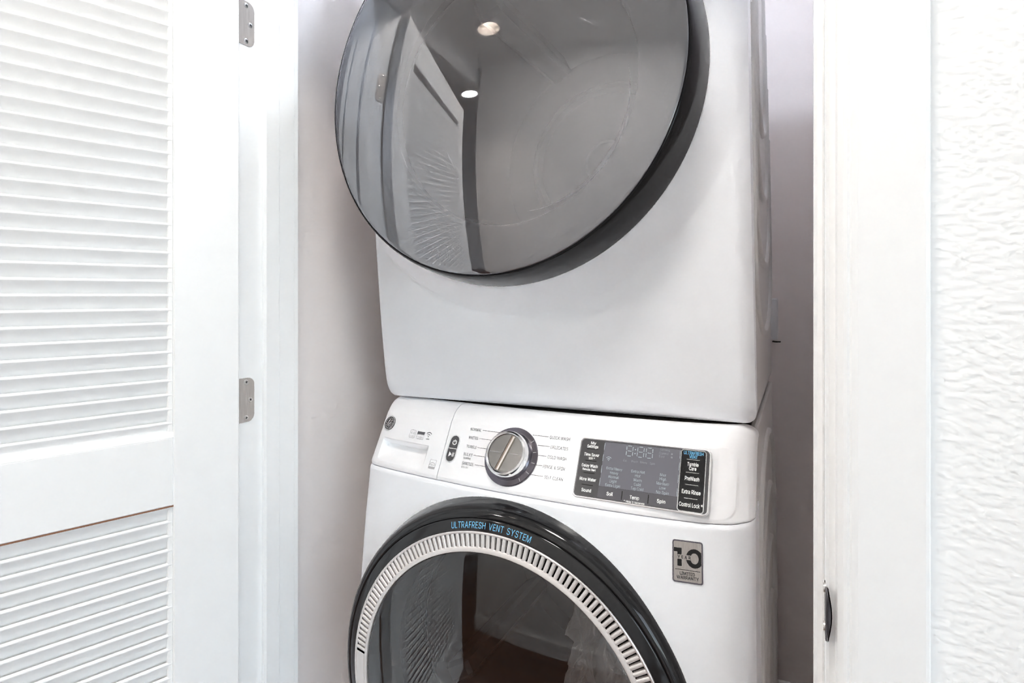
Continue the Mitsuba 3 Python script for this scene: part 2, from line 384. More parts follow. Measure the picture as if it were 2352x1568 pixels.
# ------------------------------------------------------------------ recessed lamps
for i, (lx, ly, cool) in enumerate(LAMPS):
    lk = thing('ceiling_light', ['recessed lamp glowing in the dark hall mirrored in the dryer glass', 'recessed round lamp in the hall ceiling in front of the closet',
                                 'added wide flush round lamp near the doorway that brightens the machine fronts', 'recessed round lamp in the ceiling of the far room', 'cool white round lamp in the closet ceiling above the dryer'][i], 'ceiling lamp')
    lz_ = 2.31 if lx < HX0 else CEIL
    r_ = 0.160 if cool == 3 else 0.074
    ring = lathe([(r_ + 0.021, 0.0), (r_ + 0.021, -0.004), (r_ + 0.016, -0.006), (r_ + 0.004, -0.004), (r_ + 0.001, 0.0)], 48)
    obj('trim_ring', frame(ring, [lx, ly, lz_], [1, 0, 0], [0, 0, 1], [0, 1, 0]), M_TRIM, lk)
    if cool == 2:
        obj('can', frame(lathe([(0.075, 0.0), (0.074, 0.07), (0.062, 0.150), (0.0, 0.155)], 40), [lx, ly, CEIL], [1, 0, 0], [0, 0, 1], [0, 1, 0]), M_CAN, lk)
    disc = trimesh.creation.cylinder(0.034 if cool == 2 else r_, 0.0006, sections=48)
    disc.apply_translation([lx, ly, lz_ + (0.142 if cool == 2 else -0.0012)])
    p = (LAMP_POWER * LAMP_COLOUR[cool]).tolist()
    obj('diffuser', disc, M_CEIL, lk, smooth=False, emitter={'type': 'area', 'radiance': rgb(p)})

# wall outlet on the closet back wall
ok = thing('wall_outlet', 'pale outlet plate on the closet back wall, half hidden behind the dryer', 'outlet')
obj('plate', box(0.630, 0.7145, 1.840, 1.850, 1.094, 1.216, 0.003), M_OUTLET, ok)
obj('socket', [box(0.655, 0.690, 1.8375, 1.842, z, z + 0.033, 0.003) for z in (1.112, 1.165)], M_OUTLET, ok)
obj('cord', tube([[0.70, 1.842, 1.089], [0.712, 1.838, 1.0885], [0.722, 1.838, 1.089]], 0.0022), M_DARK, ok)

# ================================================================== THE MACHINES
# Both are 0.711 m wide, lean by a degree about the line x 0.711, z 1.01; everything is shaped upright and leaned at the end.
LEAN = 0.016
W = 0.711
SX = np.array([0, .004, .012, .025, .045, .0756, .13, .189, .258, .3555, .466, .56, .62, .655, .68, .697, .707, .711])
SY = np.array([.8950, .8835, .8725, .8650, .8600, .8545, .8460, .8385, .8315, .8250, .8225, .8245, .8290, .8345, .8430, .8570, .8720, .8860])
seam_y = PchipInterpolator(SX, SY)               # how the washer front bows out along the seam under the control panel
ZS, TILT = 0.9045, math.radians(30)
SIN, COS = math.sin(TILT), math.cos(TILT)


def lean(m):
    m = m.copy()
    v = np.array(m.vertices)
    x, z = v[:, 0] - W, v[:, 2] - 1.01
    v[:, 0] = W + x * math.cos(LEAN) - z * math.sin(LEAN)
    v[:, 2] = 1.01 + x * math.sin(LEAN) + z * math.cos(LEAN)
    m.vertices = v
    return m


def mobj(name, mesh, bsdf, parent, **kw):
    if isinstance(mesh, (list, tuple)):
        mesh = trimesh.util.concatenate(list(mesh))
    return obj(name, lean(mesh), bsdf, parent, **kw)


def front_mesh(yfun, z0, z1, hole, rc=0.0, step=0.0032, back=0.965):
    """A curved front skin as a height field over x and z with a hole for the door, skirts running back at its sides and ends."""
    nx, nz = int(W / step) + 1, int((z1 - z0) / step) + 1
    xs = np.unique(np.concatenate([np.linspace(0, W, nx), np.linspace(0, 0.03, 24), np.linspace(W - 0.03, W, 24)]))
    xs = xs[np.concatenate([[True], np.diff(xs) > 2e-4])]
    t = np.linspace(0, 1, nz)
    X, Tt = np.meshgrid(xs, t, indexing='ij')
    d = np.minimum(X, W - X)
    lo = z0 + np.where(d < rc, rc - np.sqrt(np.maximum(rc * rc - (rc - np.minimum(d, rc)) ** 2, 0)), 0) if rc > 0 else z0 + 0 * X
    Z = lo + (z1 - lo) * Tt
    Y = yfun(X, Z)
    n = len(xs)
    v = np.stack([X, Y, Z], -1).reshape(-1, 3)
    f = grid_faces(n, nz)
    c = v[f].mean(1)
    f = f[np.hypot(c[:, 0] - hole[0], c[:, 2] - hole[1]) > hole[2]]
    idx = np.arange(n * nz).reshape(n, nz)
    loop = np.concatenate([idx[:, 0], idx[-1, 1:], idx[-2::-1, -1], idx[0, -2:0:-1]])
    rim = v[loop].copy()
    rim2 = rim.copy()
    rim2[:, 1] = np.maximum(back, rim[:, 1] + 0.004)
    a = np.arange(len(loop))
    b = (a + 1) % len(loop)
    base = len(v)
    vv = np.vstack([v, rim, rim2])
    m = len(loop)
    ff = np.vstack([f, np.stack([base + a, base + m + a, base + m + b], 1), np.stack([base + a, base + m + b, base + b], 1)])
    return trimesh.Trimesh(vv, ff, process=False)


def place_text(text, height, depth, origin, ax, ay, az, width=None, bold=False, anchor='c', squeeze=1.0):
    m = meshkit.text_mesh(text, height, depth, bold)
    lo, hi = m.bounds
    m.vertices[:, 0] -= {'c': (lo[0] + hi[0]) / 2, 'l': lo[0], 'r': hi[0]}[anchor]
    m.vertices[:, 1] -= height / 2
    if width:
        m.vertices[:, 0] *= width / (hi[0] - lo[0])
    m.vertices[:, 0] *= squeeze
    return frame(m, origin, ax, ay, az)


def shell_box(x0, x1, y0, y1, z0, z1, t=0.012):
    """A sheet-metal case, open at the front."""
    o_ = sbox(x0, z0, x1, z1).buffer(-0.006).buffer(0.006, quad_segs=4)
    ringp = extrude(o_.difference(sbox(x0 + t, z0 + t, x1 - t, z1 - t)), y1 - y0 - t)
    back_ = extrude(o_, t)
    back_.apply_translation([0, 0, y1 - y0 - t])
    m = trimesh.util.concatenate([ringp, back_])
    return frame(m, [0, y0, 0], [1, 0, 0], [0, 0, 1], [0, 1, 0])


# ------------------------------------------------------------------ washing machine
wm = thing('washing_machine', 'white front-loading washing machine with dial and display, standing beneath the dryer', 'washing machine')
WDX, WDZ, WR = 0.3325, 0.575, 0.3167
edge_w = PchipInterpolator([0.0, 0.03, 0.2, 0.45, 0.6, 0.733, 0.806, 0.871, 0.9045], [0.880, 0.875, 0.862, 0.853, 0.853, 0.860, 0.869, 0.880, 0.885])


def washer_front(X, Z):
    Y = edge_w(Z) + seam_y(X) - 0.885
    r = np.hypot(X - WDX, Z - WDZ)
    t = np.clip((WR + 0.055 - r) / 0.055, 0, 1)
    yb = 0.836
    Y = Y - t ** 2 * np.maximum(Y - yb, 0)
    return Y + 0.006 * np.clip((Z - (ZS - 0.006)) / 0.006, 0, 1) ** 2


mobj('front_panel', front_mesh(washer_front, 0.06, ZS - 0.0008, (WDX, WDZ, WR - 0.02)), M_ENAMEL, wm, smooth=35)
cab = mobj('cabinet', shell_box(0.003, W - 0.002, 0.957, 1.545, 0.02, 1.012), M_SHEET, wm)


def u_ribs(parent, zc, sgn, n, d0, dz):
    """Nested embossed U ribs (sgn -1: opening upward, +1: arches) on both side sheets."""
    for i in range(n):
        a = 0.265 - d0 * i
        th_ = np.linspace(0, math.pi, 41)
        yy, zz = 1.235 - a * np.cos(th_), zc + sgn * (-dz * i) + sgn * a * 0.55 * np.sin(th_)
        leg = 0.30
        path = [[W - 0.0025, yy[0], zz[0] - sgn * leg]] + [[W - 0.0025, y, z] for y, z in zip(yy, zz)] + [[W - 0.0025, yy[-1], zz[-1] - sgn * leg]]
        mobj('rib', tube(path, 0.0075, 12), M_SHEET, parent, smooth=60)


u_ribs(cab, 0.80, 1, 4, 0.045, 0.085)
mobj('kick_plate', box(0.004, W - 0.004, 0.875, 0.96, 0.0, 0.062, 0.004), M_PLASTIC, wm)
mobj('seam_shadow', box(0.02, W - 0.02, 0.915, 0.955, 0.86, 0.93), M_DARK, wm, smooth=False)  # added black box standing in for the shade inside the panel seam

# control panel: flat leaning face, rounded nose on top
FACE, NR = 0.1120, 0.046


def panel_yz(s):
    """(y offset from the seam, z) along the section; s is the length along it."""
    s = np.asarray(s, float)
    y, z = s * SIN, ZS + s * COS
    a = np.clip((s - FACE) / NR, 0, math.radians(60))
    y = np.where(s > FACE, FACE * SIN + NR * (np.cos(TILT) - np.cos(TILT + a)), y)
    z = np.where(s > FACE, ZS + FACE * COS + NR * (np.sin(TILT + a) - np.sin(TILT)), z)
    rest = np.maximum(s - FACE - NR * math.radians(60), 0)
    return y + rest, z


def panel_mesh(x0, x1, recess=None, step=0.0017):
    xs = np.unique(np.concatenate([np.arange(x0, x1, step), [x1], np.linspace(0, 0.03, 40), np.linspace(W - 0.03, W, 40)]))
    xs = xs[(xs >= x0 - 1e-9) & (xs <= x1 + 1e-9)]
    ss = np.concatenate([np.arange(0.0008, FACE + NR * 1.06, step), FACE + NR * 1.06 + np.array([0.004, 0.010])])
    X, S = np.meshgrid(xs, ss, indexing='ij')
    yo, z = panel_yz(S)
    d = np.minimum(X, W - X)
    rc = 0.024
    drop = np.where(d < rc, rc - np.sqrt(np.maximum(rc ** 2 - (rc - np.minimum(d, rc)) ** 2, 0)), 0)
    top = panel_yz(FACE + NR * 1.06)[1]
    z = ZS + (z - ZS) * (1 - drop / (top - ZS))
    Y = seam_y(X) + yo
    # a slight step where the face border meets the nose
    qx, qs = X - (0.689 - 0.022), np.abs(S - 0.0590) - (0.0530 - 0.022)
    sd = np.hypot(np.maximum(qx, 0), np.maximum(qs, 0)) + np.minimum(np.maximum(qx, qs), 0) - 0.022
    lip = 0.0016 * smooth01(-0.0022, 0.0022, sd)
    Y = Y + lip
    if recess is not None:
        dd = recess(X, S)
        Y, z = Y + dd * COS, z - dd * SIN
    e = np.clip((0.004 - S) / 0.004, 0, 1) ** 2 * 0.003        # lower edge rolls in
    Y = Y + e
    v = np.stack([X, Y, z], -1)
    n, m_ = v.shape[:2]
    vv = v.reshape(-1, 3)
    ff = grid_faces(n, m_)
    sk, fs = [], []
    base = len(vv)
    for col in (v[0], v[-1], v[:, 0]):                         # side walls and underside
        b2 = col.copy()
        b2[:, 1] = np.maximum(col[:, 1] + 0.004, 0.93)
        k_ = np.arange(len(col) - 1)
        sk += [col, b2]
        L_ = len(col)
        fs.append(np.vstack([np.stack([base + k_, base + k_ + 1, base + L_ + k_ + 1], 1), np.stack([base + k_, base + L_ + k_ + 1, base + L_ + k_], 1)]))
        base += 2 * L_
    return trimesh.Trimesh(np.vstack([vv] + sk), np.vstack([ff] + fs), process=False)


def pf(x, s, off=0.0):
    """A frame on the panel's face: origin, x axis, up-slope axis, outward normal."""
    y, z = panel_yz(s)
    e = 1e-3
    tx = np.array([1.0, float(seam_y(min(x + e, W)) - seam_y(max(x - e, 0))) / (2 * e), 0.0])
    tx /= np.linalg.norm(tx)
    ts = np.array([0, SIN, COS])
    n = np.cross(tx, ts)
    n /= np.linalg.norm(n)
    if n[1] > 0:
        n = -n
    ts = np.cross(n, tx)
    return np.array([x, float(seam_y(x)) + float(y), float(z)]) + n * off, tx, ts, n


def on_panel(m2d, x, s, off=0.0002):
    o, tx, ts, n = pf(x, s, off)
    return frame(m2d, o, tx, ts, n)


def scoop(X, S):
    inx = smooth01(0.0290, 0.0330, X) * (1 - smooth01(0.1480, 0.1515, X))
    a = np.clip((S - 0.012) / (0.0545 - 0.012), 0, 1)
    corner = np.clip(1 - ((X - 0.09) / 0.062) ** 6 * (1 - a) ** 1.2, 0, 1)
    return 0.024 * inx * a ** 1.1 * corner * (1 - smooth01(0.0530, 0.0565, S))


cp = mobj('control_panel', panel_mesh(0.1905, W), M_PLASTIC, wm, smooth=35)
dw = mobj('detergent_drawer', panel_mesh(0.0, 0.1888, scoop), M_PLASTIC, wm, smooth=35)


def cp_text(par, txt, h, x, s, mat_, depth=0.0003, **kw):
    o, tx, ts, n = pf(x, s, 0.0001)
    mobj('lettering', place_text(txt, h, depth, o, tx, ts, n, **kw), mat_, par, smooth=False)


# emblem: round dark badge with a silver rim, curls and two looping script letters
o, tx, ts, n = pf(0.0348, 0.0868)
disc = lathe([(0.0142, 0.0), (0.0142, -0.0012), (0.0134, -0.0020), (0.0, -0.0020)], 64)
badge = [frame(disc, o, tx, -n, ts)]
mobj('emblem_disc', badge, M_BLACK, dw, label='round black emblem')
strokes = [Point(0, 0).buffer(0.0139, quad_segs=24).difference(Point(0, 0).buffer(0.0128, quad_segs=24))]


def arc(cx, cy, r, a0, a1, n_=24):
    t = np.radians(np.linspace(a0, a1, n_))
    return [(cx + r * math.cos(q), cy + r * math.sin(q)) for q in t]


for q in range(4):
    c = arc(0, 0, 0.0103, 90 * q + 22, 90 * q + 84) + arc(0.0086 * math.cos(math.radians(90 * q + 86)), 0.0086 * math.sin(math.radians(90 * q + 86)), 0.0016, 90 * q + 90, 90 * q + 250, 10)
    strokes.append(LineString(c).buffer(0.00055))
for sgn in (-1, 1):
    strokes.append(LineString(arc(sgn * 0.0030, -0.0034, 0.0023, 0, 360)).buffer(0.00055))
    strokes.append(LineString([(sgn * 0.0030 - 0.0020, -0.0022), (sgn * 0.0022, 0.0016), (sgn * 0.0030 + 0.0004, 0.0052)] + arc(sgn * 0.0030 + 0.0012, 0.0050, 0.0011, 160, -60, 10)).buffer(0.00055))
strokes.append(LineString(arc(-0.0016, 0.0030, 0.0022, 60, 230)).buffer(0.0005))
strokes.append(LineString([(0.0002, -0.0006), (0.0030, 0.0000), (0.0050, 0.0014)]).buffer(0.0005))
mobj('emblem_script', frame(extrude(unary_union(strokes), 0.0005), o + n * 0.0019, tx, ts, n), M_CHROME, dw, smooth=False)
# small printed marks on the drawer
pr = []
pr.append(on_panel(extrude(rrect(0.0150, 0.0158, 0.003).difference(rrect(0.0138, 0.0146, 0.0026)), 0.0003), 0.1041, 0.0742))
pr.append(on_panel(extrude(rrect(0.0185, 0.0085, 0.0006, 0, -0.0042).difference(rrect(0.0177, 0.0077, 0.0004, 0, -0.0042)), 0.0003), 0.1249, 0.0748))
pr += [on_panel(extrude(sbox(-0.0065, -0.0038 - 0.002 * k, 0.0065, -0.0033 - 0.002 * k), 0.0003), 0.1249, 0.0748) for k in range(3)]
mobj('printed_mark', pr, M_PALE_PRINT, dw, smooth=False)
cp_text(dw, '4.8', 0.0052, 0.1041, 0.0765, M_PALE_PRINT)
cp_text(dw, 'cu.ft.', 0.0030, 0.1041, 0.0700, M_PALE_PRINT)
mobj('printed_mark', [on_panel(extrude(sbox(-0.0094, 0.0008, 0.0094, 0.0062), 0.0003), 0.1249, 0.0748)], M_GREY_PRINT, dw, smooth=False)


def wifi(r, wdt):
    g = [Point(0, 0).buffer(wdt * 0.8)]
    for q in (0.5, 1.0):
        g.append(LineString(arc(0, 0, r * q, 45, 135)).buffer(wdt / 2))
    return unary_union(g)


mobj('printed_mark', on_panel(extrude(wifi(0.0078, 0.0013), 0.0003), 0.1449, 0.0742), M_GREY_PRINT, dw, smooth=False)
cp_text(dw, 'smart', 0.0024, 0.1449, 0.0695, M_GREY_PRINT)
es = rrect(0.0150, 0.0165, 0.0006).difference(rrect(0.0142, 0.0157, 0.0005))
es = unary_union([es, LineString(arc(0, -0.0045, 0.0075, 25, 155)).buffer(0.0004), sbox(-0.0071, -0.0079, 0.0071, -0.0042), LineString([(-0.005, -0.0020), (-0.003, -0.0006), (-0.001, -0.0020), (0.001, -0.0008), (0.0048, -0.0016)]).buffer(0.0004)])
mobj('printed_mark', on_panel(extrude(es, 0.0003), 0.1726, 0.0262), M_PALE_PRINT, dw, smooth=False)

# power and start keys in one pill
px, ps = 0.2092, 0.0600
pill = rrect(0.0222, 0.0500, 0.0109)
pk = mobj('power_key', on_panel(extrude(pill.difference(pill.buffer(-0.0017)), 0.0016), px, ps), M_CHROME, wm, smooth=False)
inner = pill.buffer(-0.0018)
for sg, nm in ((1, 'button'), (-1, 'button')):
    half = inner.intersection(sbox(-0.02, 0.0005, 0.02, 0.03) if sg > 0 else sbox(-0.02, -0.03, 0.02, -0.0005))
    mobj(nm, on_panel(extrude(half, 0.0011), px, ps), M_KEYS, pk, smooth=False)
mobj('divider', on_panel(extrude(sbox(-0.0092, -0.0005, 0.0092, 0.0005), 0.0012), px, ps), M_WHITE_PRINT, pk, smooth=False)
pw = unary_union([LineString(arc(0, 0, 0.0040, 125, 415)).buffer(0.0007), LineString([(0, 0.0008), (0, 0.0048)]).buffer(0.0007)])
mobj('symbol', on_panel(extrude(pw, 0.0004), px + 0.0012, ps + 0.0112, 0.0012), M_WHITE_PRINT, pk, smooth=False)
pp = unary_union([Polygon([(-0.0056, -0.0044), (-0.0056, 0.0044), (0.0006, 0)]), sbox(0.0018, -0.0040, 0.0030, 0.0040), sbox(0.0044, -0.0040, 0.0056, 0.0040)])
mobj('symbol', on_panel(extrude(pp, 0.0004), px + 0.0004, ps - 0.0106, 0.0012), M_WHITE_PRINT, pk, smooth=False)

# programme dial
dxp, dsp = 0.3316, 0.0620
o, tx, ts, n = pf(dxp, dsp)


def on_dial(m, off=0.0):
    return frame(m, o + n * off, tx, -n, ts)


dial = mobj('program_dial', on_dial(lathe([(0.0500, 0.0), (0.0500, -0.0022), (0.0492, -0.0034), (0.0418, -0.0050), (0.0405, -0.0046), (0.0402, 0.0)], 96)), M_GUNMETAL, wm, label='chrome program dial in a dark metallic ring')
mobj('knob', on_dial(lathe([(0.0402, -0.0020), (0.0400, -0.0080), (0.0392, -0.0150), (0.0382, -0.0205), (0.0368, -0.0235), (0.0340, -0.0245), (0.0325, -0.0238), (0.0318, -0.0222)], 96)), M_CHROME, dial)
mobj('knob_face', on_dial(lathe([(0.0319, -0.0223), (0.0316, -0.0216), (0.0, -0.0212)], 96)), M_DIALFACE, dial)
ga = math.radians(90 - 17)
gd, gp = np.array([math.cos(ga), math.sin(ga)]), np.array([-math.sin(ga), math.cos(ga)])
secx = [(-0.0044, 0.0), (-0.0036, 0.0060), (-0.0014, 0.0100), (0.0014, 0.0100), (0.0036, 0.0060), (0.0044, 0.0)]
grip = extrude(Polygon(secx), 0.060)
grip.apply_translation([0, 0, -0.030])
gx, gz = tx * gp[0] + ts * gp[1], tx * gd[0] + ts * gd[1]
for v_ in (0,):
    vz = grip.vertices[:, 2]
    grip.vertices[:, 1] *= 1 - 0.55 * (np.abs(vz) / 0.030) ** 2
mobj('grip', frame(grip, o + n * 0.0213, gx, n, gz), M_SPINE, dial)
mobj('pointer_line', [frame(extrude(sbox(-0.031, -0.0003, 0.031, 0.0003), 0.0003), o + n * 0.0214, tx, ts, n)], M_PALE_PRINT, dial, smooth=False)
for a in (38, 14, -8, -30, -52):
    c_, s_ = math.cos(math.radians(a)), math.sin(math.radians(a))
    mobj('tick', frame(extrude(LineString([(0.0432 * c_, 0.0432 * s_), (0.0488 * c_, 0.0488 * s_)]).buffer(0.0004), 0.0004), o + n * 0.0046, tx, ts, n), M_PALE_PRINT, dial, smooth=False)

# programme names with their leader lines
H1 = 0.0052
for txt, x0, x1, s, l0, l1 in (('NORMAL', .2366, .2606, .0998, .2630, .2985), ('WHITES', .2371, .2580, .0845, .2600, .2860), ('TOWELS', .2372, .2585, .0684, .2609, .2822),
                               ('BULKY', .2353, .2547, .0542, .2565, .2815), ('SANITIZE', .2365, .2615, .0383, .2640, .2855),
                               ('QUICK WASH', .3960, .4322, .1025, .3640, .3936), ('DELICATES', .4010, .4320, .0864, .3770, .3990), ('COLD WASH', .3985, .4318, .0699, .3815, .3965),
                               ('RINSE & SPIN', .3940, .4318, .0538, .3800, .3923), ('SELF CLEAN', .3990, .4318, .0372, .3740, .3972)):
    cp_text(cp, txt, H1, (x0 + x1) / 2, s, M_GREY_PRINT, width=x1 - x0)
    ls = s + 0.0004
    q0, q1 = pf(l0, ls, 0.0003), pf(l1, ls, 0.0003)
    mid = (l0 + l1) / 2
    mobj('leader_line', on_panel(extrude(sbox(-(l1 - l0) / 2, -0.00035, (l1 - l0) / 2, 0.00035), 0.0004), mid, ls, 0.0001), M_GREY_PRINT, cp, smooth=False)
cp_text(cp, 'Bedding', 0.0038, 0.2447, 0.0478, M_GREY_PRINT, width=0.0150)
cp_text(cp, 'With Oxi', 0.0038, 0.2440, 0.0318, M_PALE_PRINT, width=0.0150)

# display
DX, DS, DWD, DHT = 0.4512, 0.0143, 0.2030, 0.0944
do, dtx, dts, dn = pf(0.553, DS + DHT / 2, 0.0)
# flat unit: its own straight axes along the middle of the panel
dtx = np.array([1.0, 0, 0])
dts = np.array([0, SIN, COS])
dn = np.array([0, -COS, SIN])
dorg = np.array([DX, 0.8222, ZS]) + dts * DS


def on_disp(m2d, u, v, off=0.0):
    return frame(m2d, dorg + dtx * u + dts * v + dn * off, dtx, dts, dn)


rr_ = rrect(DWD, DHT, 0.0085)
bez = []
lay = [(0.0, -0.004), (0.0, 0.0018), (0.0008, 0.0026), (0.0017, 0.0026), (0.0028, 0.0004)]
rings = [np.array(rr_.buffer(-a, quad_segs=8).exterior.coords)[:-1] for a, _ in lay]
ref = np.array(rrect(DWD, DHT, 0.0085).exterior.coords)[:-1]
cx0 = np.sign(ref)
pts_l = []
for a, h in lay:                                    # same corner pattern, radius shrinking
    base_ = np.array(rrect(DWD - 2 * a, DHT - 2 * a, max(0.0085 - a, 0.002)).exterior.coords)[:-1]
    pts_l.append(np.column_stack([base_, np.full(len(base_), h)]))
nb = len(pts_l[0])
bv = np.vstack(pts_l)
bf = []
for k_ in range(len(lay) - 1):
    a = np.arange(nb)
    b = (a + 1) % nb
    bf += [np.stack([k_ * nb + a, k_ * nb + b, (k_ + 1) * nb + b], 1), np.stack([k_ * nb + a, (k_ + 1) * nb + b, (k_ + 1) * nb + a], 1)]
disp = mobj('display', on_disp(extrude(rrect(DWD - 0.0050, DHT - 0.0050, 0.0060), 0.0050), DWD / 2, DHT / 2, -0.0044), M_KEYS, wm, smooth=False, label='dark touch display in a chrome bezel')
mobj('bezel', on_disp(trimesh.Trimesh(bv, np.vstack(bf), process=False), DWD / 2, DHT / 2), mat('pale_chrome', base_color=(0.88, 0.88, 0.89), roughness=0.28, metallic=0.7), disp, smooth=35)
mobj('screen', on_disp(extrude(sbox(0.0412, 0.0214, 0.1590, 0.0903), 0.0003), 0, 0, 0.0006), M_LCD, disp, smooth=False, label='liquid crystal screen with a grey reflection put into its colour')
mobj('key_row', on_disp(extrude(sbox(0.0405, 0.0042, 0.1590, 0.0210), 0.0003), 0, 0, 0.0006), mat('key_row_grey', base_color=(0.082, 0.080, 0.092), roughness=0.14, specular=0.5, clearcoat=0.6, clearcoat_gloss=0.95), disp, smooth=False)
kc = rrect(0.0345, 0.0868, 0.0035, 0.1778, 0.0470)
mobj('key_column', on_disp(extrude(kc, 0.0014), 0, 0, 0.0006), M_BLACK, disp, smooth=False, label='gloss black column of five keys')
mobj('column_bevel', [on_disp(extrude(kc.buffer(0.0012).difference(kc), 0.0011), 0, 0, 0.0006)], M_CHROME, disp, smooth=False)


def dtext(txt, h, u, v, mt, off=0.0007, **kw):
    mobj('lettering', on_disp(place_text(txt, h, 0.0003, [0, 0, 0], [1, 0, 0], [0, 1, 0], [0, 0, 1], **kw), u, v, off), mt, disp, smooth=False)


for txt, h, u, v, w_ in (('My', .0045, .0225, .0863, None), ('Settings', .0045, .0220, .0808, .0185), ('Time Saver', .0047, .0220, .0676, .0250), ('WiFi *', .0034, .0230, .0616, .0100),
                         ('Delay Wash', .0047, .0217, .0500, .0262), ('Remote Start', .0034, .0216, .0440, .0215), ('More Water', .0049, .0217, .0290, .0268), ('Sound', .0049, .0218, .0123, .0155),
                         ('Soil', .0050, .0594, .0117, .0098), ('Temp', .0050, .0973, .0115, .0143), ('Spin', .0050, .1366, .0119, .0122), ('* Hold 3 Seconds', .0030, .0975, .0047, .0310)):
    dtext(txt, h, u, v, M_WHITE_PRINT, off=0.0009, bold=True, width=w_)
for txt, h, u, v, w_, mt in (('ULTRAFRESH', .0049, .1778, .0867, .0282, M_BLUE_PRINT), ('VENT', .0047, .1778, .0812, .0118, M_BLUE_PRINT), ('Tumble', .0053, .1777, .0702, .0160, M_WHITE_PRINT), ('Care', .0053, .1778, .0641, .0104, M_WHITE_PRINT),
                             ('PreWash', .0056, .1778, .0494, .0202, M_WHITE_PRINT), ('Extra Rinse', .0056, .1778, .0305, .0262, M_WHITE_PRINT), ('Control Lock *', .0056, .1784, .0124, .0325, M_WHITE_PRINT)):
    dtext(txt, h, u, v, mt, off=0.0020, bold=True, width=w_)
for v in (0.0767, 0.0579, 0.0387, 0.0204):
    mobj('key_mark', on_disp(extrude(sbox(0.0130, v - 0.0006, 0.0312, v + 0.0006), 0.0004), 0, 0, 0.0006), M_DARK, disp, smooth=False)
for v in (0.0772, 0.0582, 0.0407, 0.0215):
    mobj('key_mark', on_disp(extrude(sbox(0.1685, v + 0.0001, 0.1870, v + 0.0011), 0.0005), 0, 0, 0.0018), M_DARK, disp, smooth=False)
    mobj('key_mark', on_disp(extrude(sbox(0.1685, v - 0.0006, 0.1870, v + 0.0001), 0.0007), 0, 0, 0.0018), M_CHROME, disp, smooth=False)
for u in (0.0781, 0.1177):
    mobj('key_mark', on_disp(extrude(sbox(u - 0.0007, 0.0060, u + 0.0007, 0.0185), 0.0004), 0, 0, 0.0008), M_DARK, disp, smooth=False)
for v0, v1 in ((.0770, .0887), (.0594, .0707), (.0413, .0526), (.0218, .0333)):
    mobj('screen_tick', on_disp(extrude(sbox(0.0410, v0, 0.0417, v1), 0.0003), 0, 0, 0.0009), M_LCD_PRINT, disp, smooth=False)
    mobj('screen_tick', on_disp(extrude(sbox(0.1578, v0, 0.1585, v1), 0.0003), 0, 0, 0.0009), M_LCD_PRINT, disp, smooth=False)


def seven(u, v):
    wd, ht, t_ = 0.0098, 0.0155, 0.0011
    g = []
    for y in (-ht / 2, 0, ht / 2):
        g.append(sbox(-wd / 2 + 0.0021, y - t_ / 2, wd / 2 - 0.0021, y + t_ / 2))
    for x in (-wd / 2, wd / 2):
        for y in (-ht / 4, ht / 4):
            g.append(sbox(x - t_ / 2, y - ht / 4 + 0.0008, x + t_ / 2, y + ht / 4 - 0.0008))
    return on_disp(extrude(unary_union(g), 0.0003), u, v, 0.0009)


for u in (0.0820, 0.0992, 0.1126):
    mobj('digit', seven(u, 0.0800), M_LCD_PRINT, disp, smooth=False)
mobj('colon', [on_disp(extrude(sbox(-0.0009, y - 0.0009, 0.0009, y + 0.0009), 0.0003), 0.0907, 0.0800, 0.0009) for y in (-0.0030, 0.0030)], M_LCD_PRINT, disp, smooth=False)
mobj('symbol', on_disp(extrude(wifi(0.0052, 0.0009), 0.0003), 0.0506, 0.0620, 0.0009), M_LCD_PRINT, disp, smooth=False)
for txt, h, u, v, w_, mt in (('Est', .0032, .0766, .0648, .0055, M_LCD_DIM), ('Wash', .0032, .0911, .0648, .0100, M_LCD_DIM), ('Rinse', .0032, .1055, .0648, .0105, M_LCD_DIM), ('Spin', .0032, .1186, .0648, .0075, M_LCD_DIM),
                             ('Sensing', .0032, .1356, .0876, .0145, M_LCD_DIM), ('Control', .0034, .1345, .0820, .0140, M_LCD_DIM), ('Door', .0034, .1320, .0771, .0085, M_LCD_DIM),
                             ('Extra Heavy', .0042, .0616, .0500, .0250, M_LCD_PRINT), ('Heavy', .0042, .0620, .0438, .0130, M_LCD_PRINT), ('Normal', .0042, .0622, .0374, .0160, M_LCD_PRINT), ('Light', .0042, .0624, .0310, .0108, M_LCD_PRINT), ('Extra Light', .0042, .0625, .0245, .0232, M_LCD_PRINT),
                             ('Extra Hot', .0042, .0985, .0500, .0205, M_LCD_PRINT), ('Hot', .0042, .0987, .0438, .0080, M_LCD_PRINT), ('Warm', .0042, .0991, .0374, .0128, M_LCD_PRINT), ('Cold', .0042, .0994, .0311, .0102, M_LCD_PRINT), ('Tap Cold', .0042, .0997, .0249, .0190, M_LCD_PRINT),
                             ('Max', .0042, .1360, .0500, .0090, M_LCD_PRINT), ('High', .0042, .1362, .0438, .0100, M_LCD_PRINT), ('Medium', .0042, .1366, .0373, .0182, M_LCD_PRINT), ('Low', .0042, .1369, .0311, .0090, M_LCD_PRINT), ('No Spin', .0042, .1373, .0244, .0180, M_LCD_PRINT)):
    dtext(txt, h, u, v, mt, off=0.0009, width=w_)
lock = unary_union([sbox(-0.0012, -0.0014, 0.0012, 0.0004), LineString(arc(0, 0.0004, 0.0008, 0, 180)).buffer(0.0002)])
for v in (0.0824, 0.0774):
    mobj('symbol', on_disp(extrude(lock, 0.0003), 0.1464, v, 0.0009), M_LCD_DIM, disp, smooth=False)


